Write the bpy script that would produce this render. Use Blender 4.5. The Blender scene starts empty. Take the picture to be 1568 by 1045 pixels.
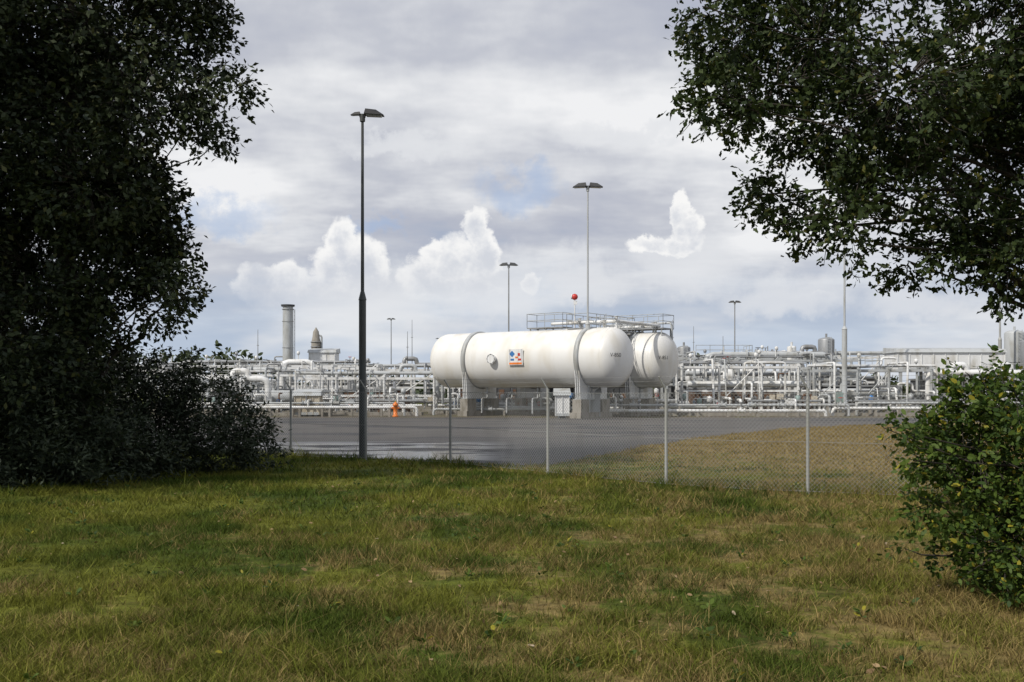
import bpy, math, random
import numpy as np
from mathutils import Vector, noise as mnoise
R=random.Random(7); rng=np.random.default_rng(7)
scene=bpy.context.scene
EYE=2.0; F=1524.0
def from_px(u,v,d):   # image pixel u,v placed at an estimated distance d -> world metres
    return ((u-784)*d/F, d, EYE+(597-v)*d/F)
# ------------------------------------------------------------------ materials
def newmat(name):
    m=bpy.data.materials.new(name); m.use_nodes=True
    nt=m.node_tree; b=nt.nodes['Principled BSDF']; return m,nt,b
def mth(nt,op,*a,clamp=False):
    n=nt.nodes.new('ShaderNodeMath'); n.operation=op; n.use_clamp=clamp
    for i,x in enumerate(a):
        if isinstance(x,(int,float)): n.inputs[i].default_value=x
        else: nt.links.new(x,n.inputs[i])
    return n.outputs[0]
def mix(nt,f,a,b):
    n=nt.nodes.new('ShaderNodeMix'); n.data_type='RGBA'
    for s,x in ((0,f),(6,a),(7,b)):
        if isinstance(x,(int,float)): n.inputs[s].default_value=x
        elif isinstance(x,tuple): n.inputs[s].default_value=(*x,1) if len(x)==3 else x
        else: nt.links.new(x,n.inputs[s])
    return n.outputs[2]
def noi(nt,vec,scale,detail=4,rough=.5,dist=0):
    n=nt.nodes.new('ShaderNodeTexNoise'); n.inputs['Scale'].default_value=scale
    n.inputs['Detail'].default_value=detail; n.inputs['Roughness'].default_value=rough
    n.inputs['Distortion'].default_value=dist
    if vec is not None: nt.links.new(vec,n.inputs['Vector'])
    return n.outputs['Fac']
def sstep(nt,x,a,b):
    n=nt.nodes.new('ShaderNodeMapRange'); n.interpolation_type='SMOOTHSTEP'
    nt.links.new(x,n.inputs[0]); n.inputs[1].default_value=a; n.inputs[2].default_value=b
    return n.outputs[0]
def geo(nt):
    return nt.nodes.new('ShaderNodeNewGeometry')
def scalev(nt,vec,s):
    n=nt.nodes.new('ShaderNodeVectorMath'); n.operation='MULTIPLY'
    nt.links.new(vec,n.inputs[0]); n.inputs[1].default_value=s; return n.outputs[0]
def paint(name,col,rough=.45,metal=0,dirt=.25,scale=1.5):
    m,nt,b=newmat(name); g=geo(nt)
    n1=noi(nt,scalev(nt,g.outputs['Position'],(1,1,.35)),scale,2,.6)
    dark=tuple(c*(1-dirt)*k for c,k in zip(col,(1,.96,.88)))
    nt.links.new(mix(nt,sstep(nt,n1,.42,.72),col,dark),b.inputs['Base Color'])
    b.inputs['Roughness'].default_value=rough; b.inputs['Metallic'].default_value=metal
    return m
M={}
M['white']=paint('white_paint',(.70,.71,.71),.45,0,.28)
M['tank']=paint('tank_white_paint',(.72,.72,.705),.4,0,.12,.7)
M['lgrey']=paint('light_grey_paint',(.42,.44,.45),.45)
M['galv']=paint('galvanised_steel',(.30,.31,.32),.5,.4)
M['post']=paint('fence_post_steel',(.36,.37,.36),.6,.1)
M['wire']=paint('fence_wire',(.30,.31,.31),.6,.2)
M['dgrey']=paint('dark_grey',(.06,.063,.068),.6)
M['black']=paint('lamp_black',(.02,.021,.023),.5)
M['pole']=paint('pole_grey_green',(.06,.068,.07),.55)
M['blue']=paint('blue_paint',(.04,.16,.4),.4)
M['teal']=paint('grey_green_paint',(.25,.34,.33),.5)
M['red']=paint('red_paint',(.5,.04,.03),.4)
M['orange']=paint('orange_paint',(.75,.2,.03),.4)
M['yellow']=paint('yellow_paint',(.6,.45,.05),.4)
M['beige']=paint('beige_cladding',(.5,.45,.36),.6)
M['concrete']=paint('concrete',(.30,.28,.245),.85,0,.4,3)
M['brown']=paint('rusty_brown',(.13,.07,.04),.8)
m,nt,b=newmat('lamp_glass'); b.inputs['Base Color'].default_value=(.25,.27,.3,1); b.inputs['Roughness'].default_value=.15; M['glass']=m
def bark():
    m,nt,b=newmat('bark'); g=geo(nt)
    n=noi(nt,scalev(nt,g.outputs['Position'],(6,6,1.2)),3,3,.7)
    nt.links.new(mix(nt,n,(.018,.015,.012),(.06,.05,.038)),b.inputs['Base Color'])
    b.inputs['Roughness'].default_value=.9
    return m
M['bark']=bark()
def leafmat(name,c0,c1,c2,rare=.93,trans=.25,nscale=1.2):
    m,nt,b=newmat(name); g=geo(nt)
    r=g.outputs['Random Per Island']
    n=noi(nt,g.outputs['Position'],nscale,1)
    f=mth(nt,'ADD',mth(nt,'MULTIPLY',r,.55),mth(nt,'MULTIPLY',n,.6),clamp=True)
    c=mix(nt,sstep(nt,f,.25,.85),c0,c1)
    c=mix(nt,mth(nt,'GREATER_THAN',mth(nt,'FRACT',mth(nt,'MULTIPLY',r,17.3)),rare),c,c2)
    nt.links.new(c,b.inputs['Base Color']); b.inputs['Roughness'].default_value=.6
    b.inputs['Specular IOR Level'].default_value=.25
    if trans<=0: return m
    t=nt.nodes.new('ShaderNodeBsdfTranslucent'); nt.links.new(c,t.inputs[0])
    s=nt.nodes.new('ShaderNodeMixShader'); s.inputs[0].default_value=trans
    nt.links.new(b.outputs[0],s.inputs[1]); nt.links.new(t.outputs[0],s.inputs[2])
    nt.links.new(s.outputs[0],nt.nodes['Material Output'].inputs[0])
    return m
M['leafL']=leafmat('foliage_dark',(.010,.018,.009),(.038,.052,.019),(.07,.075,.025),.94,0)
M['leafO']=leafmat('oak_foliage',(.012,.024,.007),(.046,.068,.018),(.12,.12,.03),.95,.2)
M['leafS']=leafmat('shrub_foliage',(.013,.022,.013),(.040,.054,.029),(.06,.07,.035),.95,0)
M['leafB']=leafmat('bush_foliage',(.028,.060,.012),(.10,.150,.024),(.30,.27,.03),.94,.3,2.5)
M['leafF']=leafmat('distant_foliage',(.03,.045,.02),(.07,.09,.04),(.09,.09,.04),.95,0,.15)
M['dead']=leafmat('dead_leaf',(.16,.1,.05),(.30,.21,.11),(.42,.34,.24),.9,0)
def grasscol(nt,g,blade):
    P=g.outputs['Position']
    sx=nt.nodes.new('ShaderNodeSeparateXYZ'); nt.links.new(P,sx.inputs[0])
    n1=noi(nt,P,.38,2,.6); n3=noi(nt,P,.85,4,.74)
    green=mix(nt,sstep(nt,n1,.38,.62),(.066,.100,.014),(.175,.185,.030))
    dx=mth(nt,'MULTIPLY',sx.outputs[0],.015)
    far=sstep(nt,mth(nt,'ADD',sx.outputs[1],mth(nt,'MULTIPLY',sx.outputs[0],.4)),24,38)
    lush=mth(nt,'MULTIPLY',sstep(nt,sx.outputs[1],12.5,16),-.05)
    dry=mth(nt,'ADD',mth(nt,'ADD',mth(nt,'ADD',n3,lush),dx),mth(nt,'MULTIPLY',far,.15))
    r=g.outputs['Random Per Island']
    if blade: dry=mth(nt,'ADD',dry,mth(nt,'MULTIPLY',mth(nt,'SUBTRACT',r,.5),.26))
    c=mix(nt,sstep(nt,dry,.465,.63),green,(.285,.215,.085))
    if blade: v=mth(nt,'ADD',mth(nt,'MULTIPLY',mth(nt,'FRACT',mth(nt,'MULTIPLY',r,37.7)),1.0),.38)
    else:
        n2=noi(nt,P,5,4,.78); n4=noi(nt,P,.9,2,.6)
        v=mth(nt,'MULTIPLY',mth(nt,'ADD',mth(nt,'MULTIPLY',n2,2.0),-.38),mth(nt,'ADD',n4,.45))
    mm=nt.nodes.new('ShaderNodeVectorMath'); mm.operation='SCALE'; nt.links.new(c,mm.inputs[0]); nt.links.new(v,mm.inputs['Scale'])
    return mm.outputs[0]
m,nt,b=newmat('grass_blades'); c=grasscol(nt,geo(nt),True); nt.links.new(c,b.inputs['Base Color']); b.inputs['Roughness'].default_value=.7
b.inputs['Specular IOR Level'].default_value=.12
t=nt.nodes.new('ShaderNodeBsdfTranslucent'); nt.links.new(c,t.inputs[0]); s=nt.nodes.new('ShaderNodeMixShader'); s.inputs[0].default_value=.3
nt.links.new(b.outputs[0],s.inputs[1]); nt.links.new(t.outputs[0],s.inputs[2]); nt.links.new(s.outputs[0],nt.nodes['Material Output'].inputs[0]); M['grass']=m
m,nt,b=newmat('ground_turf'); nt.links.new(grasscol(nt,geo(nt),False),b.inputs['Base Color']); b.inputs['Roughness'].default_value=.95; b.inputs['Specular IOR Level'].default_value=.1; M['ground']=m
m,nt,b=newmat('wet_asphalt'); g=geo(nt); P=g.outputs['Position']
sp=nt.nodes.new('ShaderNodeSeparateXYZ'); nt.links.new(P,sp.inputs[0])
n=noi(nt,P,.25,4,.65); f=noi(nt,P,40,1); w=noi(nt,scalev(nt,P,(.10,.30,0)),1,4,.6)
c=mix(nt,n,(.045,.044,.043),(.13,.12,.11)); c=mix(nt,mth(nt,'MULTIPLY',f,.3),c,(.14,.13,.12))
wet_shade=mth(nt,'MAXIMUM',mth(nt,'MULTIPLY',sstep(nt,w,.52,.57),.8),mth(nt,'MULTIPLY',sstep(nt,sp.outputs[1],44,36),.7)); c=mix(nt,wet_shade,c,(.027,.028,.032)); nt.links.new(c,b.inputs['Base Color'])  # damp patches, plus tree shade painted as darkening towards the fence
pud=mth(nt,'MULTIPLY',sstep(nt,noi(nt,scalev(nt,P,(.16,.55,0)),1.3,4,.6),.45,.52),mth(nt,'MULTIPLY',sstep(nt,sp.outputs[1],40,36),sstep(nt,sp.outputs[0],1,-2)))
ro=mth(nt,'SUBTRACT',.95,mth(nt,'MULTIPLY',wet_shade,.15)); ro=mth(nt,'MULTIPLY',ro,mth(nt,'SUBTRACT',1.0,mth(nt,'MULTIPLY',pud,.88)))
nt.links.new(ro,b.inputs['Roughness']); M['asphalt']=m
m,nt,b=newmat('gravel'); g=geo(nt); P=g.outputs['Position']
c=mix(nt,noi(nt,P,.2,4,.7),(.06,.05,.036),(.17,.14,.10)); c=mix(nt,sstep(nt,noi(nt,P,.35,3),.50,.60),c,(.11,.10,.03))
nt.links.new(c,b.inputs['Base Color']); b.inputs['Roughness'].default_value=.95; M['gravel']=m
# ------------------------------------------------------------------ mesh builder
class MB:
    def __init__(s): s.v=[];s.f=[];s.m=[];s.s=[];s.mats=[]
    def mi(s,k):
        if k not in s.mats: s.mats.append(k)
        return s.mats.index(k)
    def add(s,v,f,mat,sm=False):
        o=len(s.v); s.v+= [tuple(p) for p in v]; i=s.mi(mat)
        for q in f: s.f.append([o+k for k in q]); s.m.append(i); s.s.append(sm)
    def box(s,c,sz,mat,rz=0,taper=1):
        x,y,z=[a/2 for a in sz]; cs,sn=math.cos(rz),math.sin(rz); v=[]
        for dz,t in ((-z,1),(z,taper)):
            for dx,dy in ((-x,-y),(x,-y),(x,y),(-x,y)):
                a,b_=dx*t,dy*t; v.append((c[0]+a*cs-b_*sn,c[1]+a*sn+b_*cs,c[2]+dz))
        s.add(v,[(3,2,1,0),(4,5,6,7),(0,1,5,4),(1,2,6,5),(2,3,7,6),(3,0,4,7)],mat)
    def tube(s,pts,rad,mat,n=8,cap=True):
        pts=[Vector(p) for p in pts]
        if not isinstance(rad,(list,tuple)): rad=[rad]*len(pts)
        up=None; v=[]
        for i,p in enumerate(pts):
            t=(pts[min(i+1,len(pts)-1)]-pts[max(i-1,0)])
            if t.length<1e-6: t=Vector((0,0,1))
            t.normalize()
            if up is None:
                up=Vector((0,0,1)) if abs(t.z)<.9 else Vector((1,0,0))
            a=t.cross(up)
            if a.length<1e-4: a=t.cross(Vector((.3,.8,.1)))
            a.normalize(); b_=a.cross(t); up=b_
            for k in range(n):
                q=2*math.pi*k/n; v.append(p+(a*math.cos(q)+b_*math.sin(q))*rad[i])
        f=[]
        for i in range(len(pts)-1):
            for k in range(n):
                f.append((i*n+k,i*n+(k+1)%n,(i+1)*n+(k+1)%n,(i+1)*n+k))
        s.add(v,f,mat,True)
        if cap:
            o=(len(pts)-1)*n
            s.add(v[:n],[tuple(range(n))],mat); s.add(v[o:],[tuple(range(n-1,-1,-1))],mat)
    def cyl(s,a,b_,r,mat,n=10,r2=None): s.tube([a,b_],[r,r if r2 is None else r2],mat,n)
    def pipe(s,pts,r,mat,n=8,br=None):
        pts=[Vector(p) for p in pts]; br=br or r*2.2; out=[pts[0]]
        for i in range(1,len(pts)-1):
            a,b_,c_=pts[i-1],pts[i],pts[i+1]; d1=(a-b_); d2=(c_-b_); k=min(br,d1.length*.45,d2.length*.45)
            p1=b_+d1.normalized()*k; p2=b_+d2.normalized()*k
            out+= [p1,(p1+p2)*.25+b_*.5,p2]
        out.append(pts[-1]); s.tube(out,r,mat,n)
    def ring(s,c,ax,r,t,mat,n=12):
        ax=Vector(ax).normalized(); a=ax.orthogonal().normalized(); b_=ax.cross(a)
        pts=[Vector(c)+(a*math.cos(2*math.pi*k/n)+b_*math.sin(2*math.pi*k/n))*r for k in range(n+1)]
        s.tube(pts,t,mat,4,False)
    def revolve(s,prof,mat,axis='x',c=(0,0,0),n=48):
        v=[];f=[]
        for x,r in prof:
            for k in range(n):
                q=2*math.pi*k/n
                if axis=='x': v.append((c[0]+x,c[1]+r*math.cos(q),c[2]+r*math.sin(q)))
                else: v.append((c[0]+r*math.cos(q),c[1]+r*math.sin(q),c[2]+x))
        for i in range(len(prof)-1):
            for k in range(n):
                q=(i*n+k,i*n+(k+1)%n,(i+1)*n+(k+1)%n,(i+1)*n+k)
                f.append(q if axis=='z' else q[::-1])
        s.add(v,f,mat,True)
    def obj(s,name,parent=None,loc=(0,0,0),rz=0):
        me=bpy.data.meshes.new(name); me.from_pydata(s.v,[],s.f)
        for k in s.mats: me.materials.append(M[k])
        me.polygons.foreach_set('material_index',s.m); me.polygons.foreach_set('use_smooth',s.s); me.update()
        o=bpy.data.objects.new(name,me); scene.collection.objects.link(o); o.location=loc; o.rotation_euler=(0,0,rz)
        if parent: o.parent=parent
        return o
def empty(name,loc=(0,0,0),rz=0):
    o=bpy.data.objects.new(name,None); scene.collection.objects.link(o); o.location=loc; o.rotation_euler=(0,0,rz); o.empty_display_size=.3; return o
def fastmesh(name,V,faces_per,nf,mat,parent=None):
    k=len(V)//nf; idx=[];tot=[]
    for f in faces_per: tot.append(len(f)); idx+=list(f)
    idx=np.array(idx); L=(idx[None,:]+np.arange(nf)[:,None]*k).ravel()
    T=np.tile(np.array(tot),nf); S=np.concatenate([[0],np.cumsum(T)[:-1]])
    me=bpy.data.meshes.new(name); me.vertices.add(len(V)); me.vertices.foreach_set('co',V.astype(np.float32).ravel())
    me.loops.add(len(L)); me.loops.foreach_set('vertex_index',L.astype(np.int32))
    me.polygons.add(len(T)); me.polygons.foreach_set('loop_start',S.astype(np.int32)); me.polygons.foreach_set('loop_total',T.astype(np.int32))
    me.materials.append(M[mat]); me.update(calc_edges=True)
    o=bpy.data.objects.new(name,me); scene.collection.objects.link(o)
    if parent: o.parent=parent
    return o
def nrm(a): return a/np.maximum(np.linalg.norm(a,axis=1,keepdims=True),1e-6)
OAK=(np.array([(0,0,0),(.28,.17,.03),(.42,.12,.02),(.62,.28,.05),(.76,.17,.03),(1,0,-.05),(.76,-.17,.03),(.62,-.28,.05),(.42,-.12,.02),(.28,-.17,.03)]),[tuple(range(10))])
DIA=(np.array([(0,0,0),(.5,.27,.05),(1,0,-.05),(.5,-.27,.05)]),[(0,1,2,3)])
OVA=(np.array([(0,0,0),(.3,.24,.04),(.7,.22,.04),(1,0,-.08),(.7,-.22,.04),(.3,-.24,.04)]),[(0,1,2,3,4,5)])
SLIM=(np.array([(0,0,0),(.45,.17,.03),(1,0,-.06),(.45,-.17,.03)]),[(0,1,2,3)])
def leaves(name,C,D,size,tmpl,mat,parent=None,upbias=.6):
    T,fc=tmpl; n=len(C); D=nrm(D)
    N0=rng.normal(size=(n,3)); N0[:,2]+=upbias; S=nrm(np.cross(N0,D)); N=np.cross(D,S)
    sz=size*(.65+.7*rng.random(n))
    V=C[:,None,:]+sz[:,None,None]*(T[None,:,0,None]*D[:,None,:]+T[None,:,1,None]*S[:,None,:]+T[None,:,2,None]*N[:,None,:])
    return fastmesh(name,V.reshape(-1,3),fc,n,mat,parent)
def crown(name,base,clumps,dens,lpt,lsize,tmpl,mat,trunk_r,trunk_h,gap=-.15,gsc=.9,twig=.45,branches=True,droop=.15,seed=1,woody=True,lean=(0,0),maxlimb=99,limb=.2):
    rr=random.Random(seed); par=empty(name,(0,0,0))
    mb=MB(); bx,by=base
    tp=[Vector((bx,by,-.1))]
    for i in range(1,8):
        t=i/7; tp.append(Vector((bx+lean[0]*t+rr.uniform(-.12,.12)*trunk_h*.05,by+lean[1]*t,trunk_h*t)))
    if trunk_r>0:
        rad=[trunk_r*(1.35 if i==0 else 1)*(1-.72*i/7) for i in range(8)]; mb.tube(tp,rad,'bark',10)
    C=[];D=[]
    for ci,(c,r) in enumerate(clumps):
        c=Vector(c); r=Vector(r) if hasattr(r,'__len__') else Vector((r,r,r))
        if branches and ci<maxlimb:
            if trunk_r>0:
                k=min(6,max(1,int(7*max(.12,(c.z-(c-Vector((bx,by,c.z))).length*.55))/max(trunk_h,.1))))
                st=tp[k]; r0=trunk_r*limb*(1-.5*k/7)*rr.uniform(.6,1.2)
            else:
                st=Vector((bx+rr.uniform(-.5,.5)*max(.3,abs(c.x-bx)),by+rr.uniform(-.3,.3),-.05)); r0=.02
            w=.12*(c-st).length
            pts=[st]
            for k in range(1,6):
                t=k/6; q=st.lerp(c,t); s_=math.sin(t*math.pi); pts.append(q+Vector((rr.uniform(-w,w)*.6*s_,rr.uniform(-w,w)*.6*s_,w*s_+rr.uniform(-w,w)*.35)))
            pts.append(c); mb.tube(pts,[r0*(1-.8*k/6) for k in range(7)],'bark',6,False)
        n=int(dens*((r.x*r.y+r.y*r.z+r.x*r.z)/3))
        for _ in range(n):
            d=Vector((rr.gauss(0,1),rr.gauss(0,1),rr.gauss(0,1))).normalized(); q=.3+.75*rr.random()**.6
            p=c+Vector((d.x*r.x,d.y*r.y,d.z*r.z))*q
            if p.z<.05: continue
            if mnoise.noise(p*gsc/ max(.2,lsize*8)+Vector((seed*3.1,0,0)))<gap: continue
            td=(d+Vector((rr.gauss(0,.45),rr.gauss(0,.45),rr.gauss(0,.4)-droop))).normalized(); L=twig*rr.uniform(.5,1.2)
            e=p+td*L
            if woody and rr.random()<.35: mb.tube([c.lerp(p,.45),p,e],[.010,.006,.003] if trunk_r>0 else [.005,.004,.002],'bark',3,False)
            for j in range(lpt):
                t=j/(lpt-1); q2=p.lerp(e,t)
                C.append(q2); D.append((td.x*.5+rr.gauss(0,.7),td.y*.5+rr.gauss(0,.7),td.z*.5+rr.gauss(0,.5)-.12))
    if mb.v: mb.obj('trunk_and_limbs',par)
    C=np.array([tuple(x) for x in C])+rng.normal(size=(len(C),3))*lsize*.4; D=np.array(D)
    leaves('foliage',C,D,lsize,tmpl,mat,par)
    return par
def cl(lst,d,jit=.8,seed=0,zr=1.0):
    rr=random.Random(seed); o=[]
    for t in lst:
        u,v,r=t[:3]; dd=d+(t[3] if len(t)>3 else rr.uniform(-jit,jit))
        p=from_px(u,v,dd); rm=r*d/F; o.append((p,(rm,rm*1.1,rm*zr)))
    return o
# ------------------------------------------------------------------ ground
def sheet(name,poly,z,mat):
    me=bpy.data.meshes.new(name); me.from_pydata([(x,y,z) for x,y in poly],[],[tuple(range(len(poly)))]); me.materials.append(M[mat])
    if me.polygons[0].normal.z<0: me.flip_normals()
    o=bpy.data.objects.new(name,me); scene.collection.objects.link(o); return o
sheet('ground',[(-2500,-300),(2500,-300),(2500,4000),(-2500,4000)],0,'ground')
ASP=[(-60,62),(-15,35.4),(-9.3,32),(-4.1,29.1),(-1.5,27.4),(-.6,26.7),(.4,26.3),(1.0,26.5),(1.4,27.2),(2.0,28.6),(2.6,30.1),(3.8,32.8),(4.7,35.4),(6.1,37.6),(7.3,40.6),(8.9,43),(10.4,45.8),(12.4,48),(13.8,50.6),(15.7,52.5),(21,57.5),(30,62),(70,66),(70,71),(-60,71)]
sheet('asphalt_yard',ASP,.004,'asphalt')
sheet('gravel_yard',[(-75,71.05),(85,71.05),(85,135),(-75,135)],.004,'gravel')
def inpoly(X,Y,poly):
    ins=np.zeros(len(X),bool); j=len(poly)-1
    for i in range(len(poly)):
        xi,yi=poly[i]; xj,yj=poly[j]
        c=((yi>Y)!=(yj>Y))&(X<(xj-xi)*(Y-yi)/(yj-yi+1e-12)+xi); ins^=c; j=i
    return ins
FEN=[(13.6,17.1),(11,17.6),(8.35,18.2),(5.66,19.05),(3.19,20.6),(.85,23.6),(-1.66,26.8),(-4.15,28.3),(-6.6,29.7),(-9.3,31.3),(-12,32.8),(-15,34.5)]
def vn(X,Y,s,seed):
    r=np.random.default_rng(seed); G=r.random((64,64)); x=X*s+100; y=Y*s+100
    xi=np.floor(x).astype(int);yi=np.floor(y).astype(int);fx=x-xi;fy=y-yi;fx=fx*fx*(3-2*fx);fy=fy*fy*(3-2*fy)
    g=lambda a,b:G[a%64,b%64]
    return (g(xi,yi)*(1-fx)+g(xi+1,yi)*fx)*(1-fy)+(g(xi,yi+1)*(1-fx)+g(xi+1,yi+1)*fx)*fy
def grass_zone(d0,d1,dens,h,w,seg):
    half=lambda d:.56*d+1.5
    area=(d1-d0)*2*half((d0+d1)/2); n=int(area*dens)
    Y=d0+(d1-d0)*rng.random(n*2); X=(rng.random(n*2)*2-1)*half(d1); k=np.abs(X)<half(Y); X=X[k][:n];Y=Y[k][:n]
    fl=np.interp(X,[p[0] for p in FEN][::-1],[p[1] for p in FEN][::-1])
    keep=~inpoly(X+.25*np.sin(Y*7),Y-.15,ASP)
    cn=.3*vn(X,Y,1.1,3)+.35*vn(X,Y,4,4)+.35*vn(X,Y,12,5)
    keep&=rng.random(len(X))<np.clip((cn-.32)*3.8,.08,1)
    X=X[keep];Y=Y[keep];fl=fl[keep];cn=cn[keep]; n=len(X)
    H=h*(.4+1.0*rng.random(n))*(.15+1.8*cn)
    nearf=np.exp(-((Y-fl)/.5)**2); H*=1+1.3*nearf*(.3+vn(X,Y,1.5,8)); H=np.where(Y>fl+.6,H*.6,H)
    H*=1+1.3*(rng.random(n)<.015)
    A=rng.random(n)*2*np.pi; S=np.stack([np.cos(A),np.sin(A),np.zeros(n)],1)*(w*(.6+.8*rng.random(n)))[:,None]
    LD=rng.normal(size=(n,2))*.75; Bp=np.stack([X,Y,np.zeros(n)-.005],1)
    lean=np.stack([LD[:,0]*H,LD[:,1]*H,H],1)
    if seg:
        mid=Bp+lean*np.array([.35,.35,.6]); V=np.stack([Bp-S,Bp+S,mid+S*.7,mid-S*.7,Bp+lean],1); f=[(0,1,2,3),(3,2,4)]
    else:
        V=np.stack([Bp-S,Bp+S,Bp+lean],1); f=[(0,1,2)]
    return fastmesh('blades',V.reshape(-1,3),f,n,'grass',gpar)
gpar=empty('grass_lawn')
grass_zone(5.4,9.5,2900,.080,.0038,True)
grass_zone(9.5,15,1500,.085,.0055,False)
grass_zone(15,24,620,.09,.0095,False)
grass_zone(24,56,210,.09,.017,False)
n=300; Y=6+16*rng.random(n); X=(rng.random(n)*2-1)*(.56*Y); C=np.stack([X,Y,.03+.04*rng.random(n)],1)
D=rng.normal(size=(n,3)); D[:,2]*=.3; leaves('fallen_leaves',C,D,.055,OVA,'dead',None,2)
C=[];D=[]
for _ in range(170):
    y=R.uniform(6.3,24); x=R.uniform(-.55,.55)*y
    for j in range(R.randint(6,12)):
        a=R.uniform(0,6.28); C.append((x+.02*math.cos(a),y+.02*math.sin(a),R.uniform(.02,.08))); D.append((math.cos(a),math.sin(a),R.uniform(.1,1)))
leaves('broadleaf_weeds',np.array(C),np.array(D),.06,OVA,'leafB',None,1.5)
# ------------------------------------------------------------------ fence
mb=MB()
for i,(x,y) in enumerate(FEN):
    mb.cyl((x,y,0),(x,y,2.0),.033,'post',8); mb.cyl((x,y,2.0),(x-.16,y-.06,2.27),.02,'post',6)
    mb.cyl((x,y,2.0),(x,y,2.02),.038,'post',8)
def strand(dx,dy,z,r,mat='wire'):
    for a,b_ in zip(FEN[:-1],FEN[1:]): mb.tube([(a[0]+dx,a[1]+dy,z),((a[0]+b_[0])/2+dx,(a[1]+b_[1])/2+dy,z-.015),(b_[0]+dx,b_[1]+dy,z)],r,mat,3,False)
for z in (.06,1.0,1.93): strand(0,-.035,z,.005)
for t in (.3,.65,1): strand(-.16*t,-.06*t,2+.27*t,.003)
frame=mb.obj('posts_and_strands')
mb=MB()
for a,b_ in zip(FEN[:-1],FEN[1:]):
    a=Vector((*a,0)); b_=Vector((*b_,0)); L=(b_-a).length; u=(b_-a)/L; off=Vector((0,-.035,0)); H=1.9
    s=-H
    while s<L:
        for sg in (1,-1):
            p0=(s,0.04) if sg==1 else (s,H+.04); p1=(s+H,H+.04) if sg==1 else (s+H,.04)
            t0=max(0,(0-s)/H); t1=min(1,(L-s)/H)
            if t1<=t0: continue
            q0=(p0[0]+(p1[0]-p0[0])*t0,p0[1]+(p1[1]-p0[1])*t0); q1=(p0[0]+(p1[0]-p0[0])*t1,p0[1]+(p1[1]-p0[1])*t1)
            o_=off*(1 if sg==1 else 1.1)
            mb.tube([a+u*q0[0]+Vector((0,0,q0[1]))+o_,a+u*q1[0]+Vector((0,0,q1[1]))+o_],.003,'wire',3,False)
        s+=.085
fe=empty('chain_link_fence'); frame.parent=fe; mb.obj('wire_mesh',fe)
# ------------------------------------------------------------------ lamps
def flood(mb,c,dirx,s,mat='black'):
    cx,cy,cz=c; d=dirx
    P=[(0,-.28,0),(0,.28,0),(.98,.24,-.06),(.98,-.24,-.06),(.06,-.2,.26),(.06,.2,.26),(.58,.13,.22),(.58,-.13,.22)]
    V=[(cx+d*x*s,cy+y*s,cz+z*s) for x,y,z in P]
    fs=[(0,1,2,3),(4,7,6,5),(0,4,5,1),(1,5,6,2),(2,6,7,3),(3,7,4,0)]
    mb.add(V,fs,mat)
    V=[(cx+d*x*s,cy+y*s,cz+z*s) for x,y,z in [(.06,-.22,-.012),(.06,.22,-.012),(.88,.19,-.06),(.88,-.19,-.06),(.1,-.2,-.07),(.1,.2,-.07),(.84,.17,-.11),(.84,-.17,-.11)]]
    mb.add(V,fs,'glass')
    mb.tube([(cx-d*.12*s,cy,cz-.02*s),(cx+d*.2*s,cy,cz-.04*s)],.05*s,mat,6)
def mast(name,x,y,h,r0,r1,split,hs,mat='pole',heads=(1,-1),asym=1):
    mb=MB()
    mb.cyl((x,y,0),(x,y,.05),r0*2,'dgrey',10)
    mb.tube([(x,y,0),(x,y,split)],[r0,r0],mat,12); mb.tube([(x,y,split),(x,y,split+.25)],[r0*1.15,r1*1.1],mat,12)
    mb.tube([(x,y,split+.2),(x,y,h-.15)],[r1,r1*.75],mat,10)
    mb.box((x+r0*.2,y-r0*.9,1.0),(r0*1.0,r0*.5,.45),mat)
    for q in heads: flood(mb,(x+q*.1*hs,y,h),q,hs*(1 if q>0 else asym),'black' if mat=='pole' else 'dgrey')
    mb.box((x,y,h-.03),(.3*hs,.16*hs,.16*hs),'black'); mb.cyl((x,y,h-.35*hs),(x,y,h),r1*1.5,mat,8)
    return mb.obj(name)
def top(v,d): return EYE+(597-v)*d/F
mast('street_lamp',-4.34,28.9,top(176,28.9),.105,.052,4.6,.58,asym=.5)
mast('street_lamp',*from_px(900,0,70)[:2],top(286,70),.17,.07,6.6,.98,'lgrey')
mast('street_lamp',*from_px(779,0,100)[:2],top(406,100),.13,.08,5,.88,'galv')
mast('street_lamp',*from_px(599,0,190)[:2],top(489,190),.14,.1,5,.8,'galv')
mast('street_lamp',*from_px(1125,0,150)[:2],top(463,150),.14,.1,5,.9,'galv')
mast('street_lamp',*from_px(672,0,260)[:2],top(519,260),.14,.1,5,.8,'galv')
mast('street_lamp',*from_px(1293,0,76)[:2],top(310,76),.2,.08,6.6,.95,'lgrey')
mast('street_lamp',*from_px(1531,0,92)[:2],top(380,92),.16,.09,6.6,.9,'lgrey')
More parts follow.
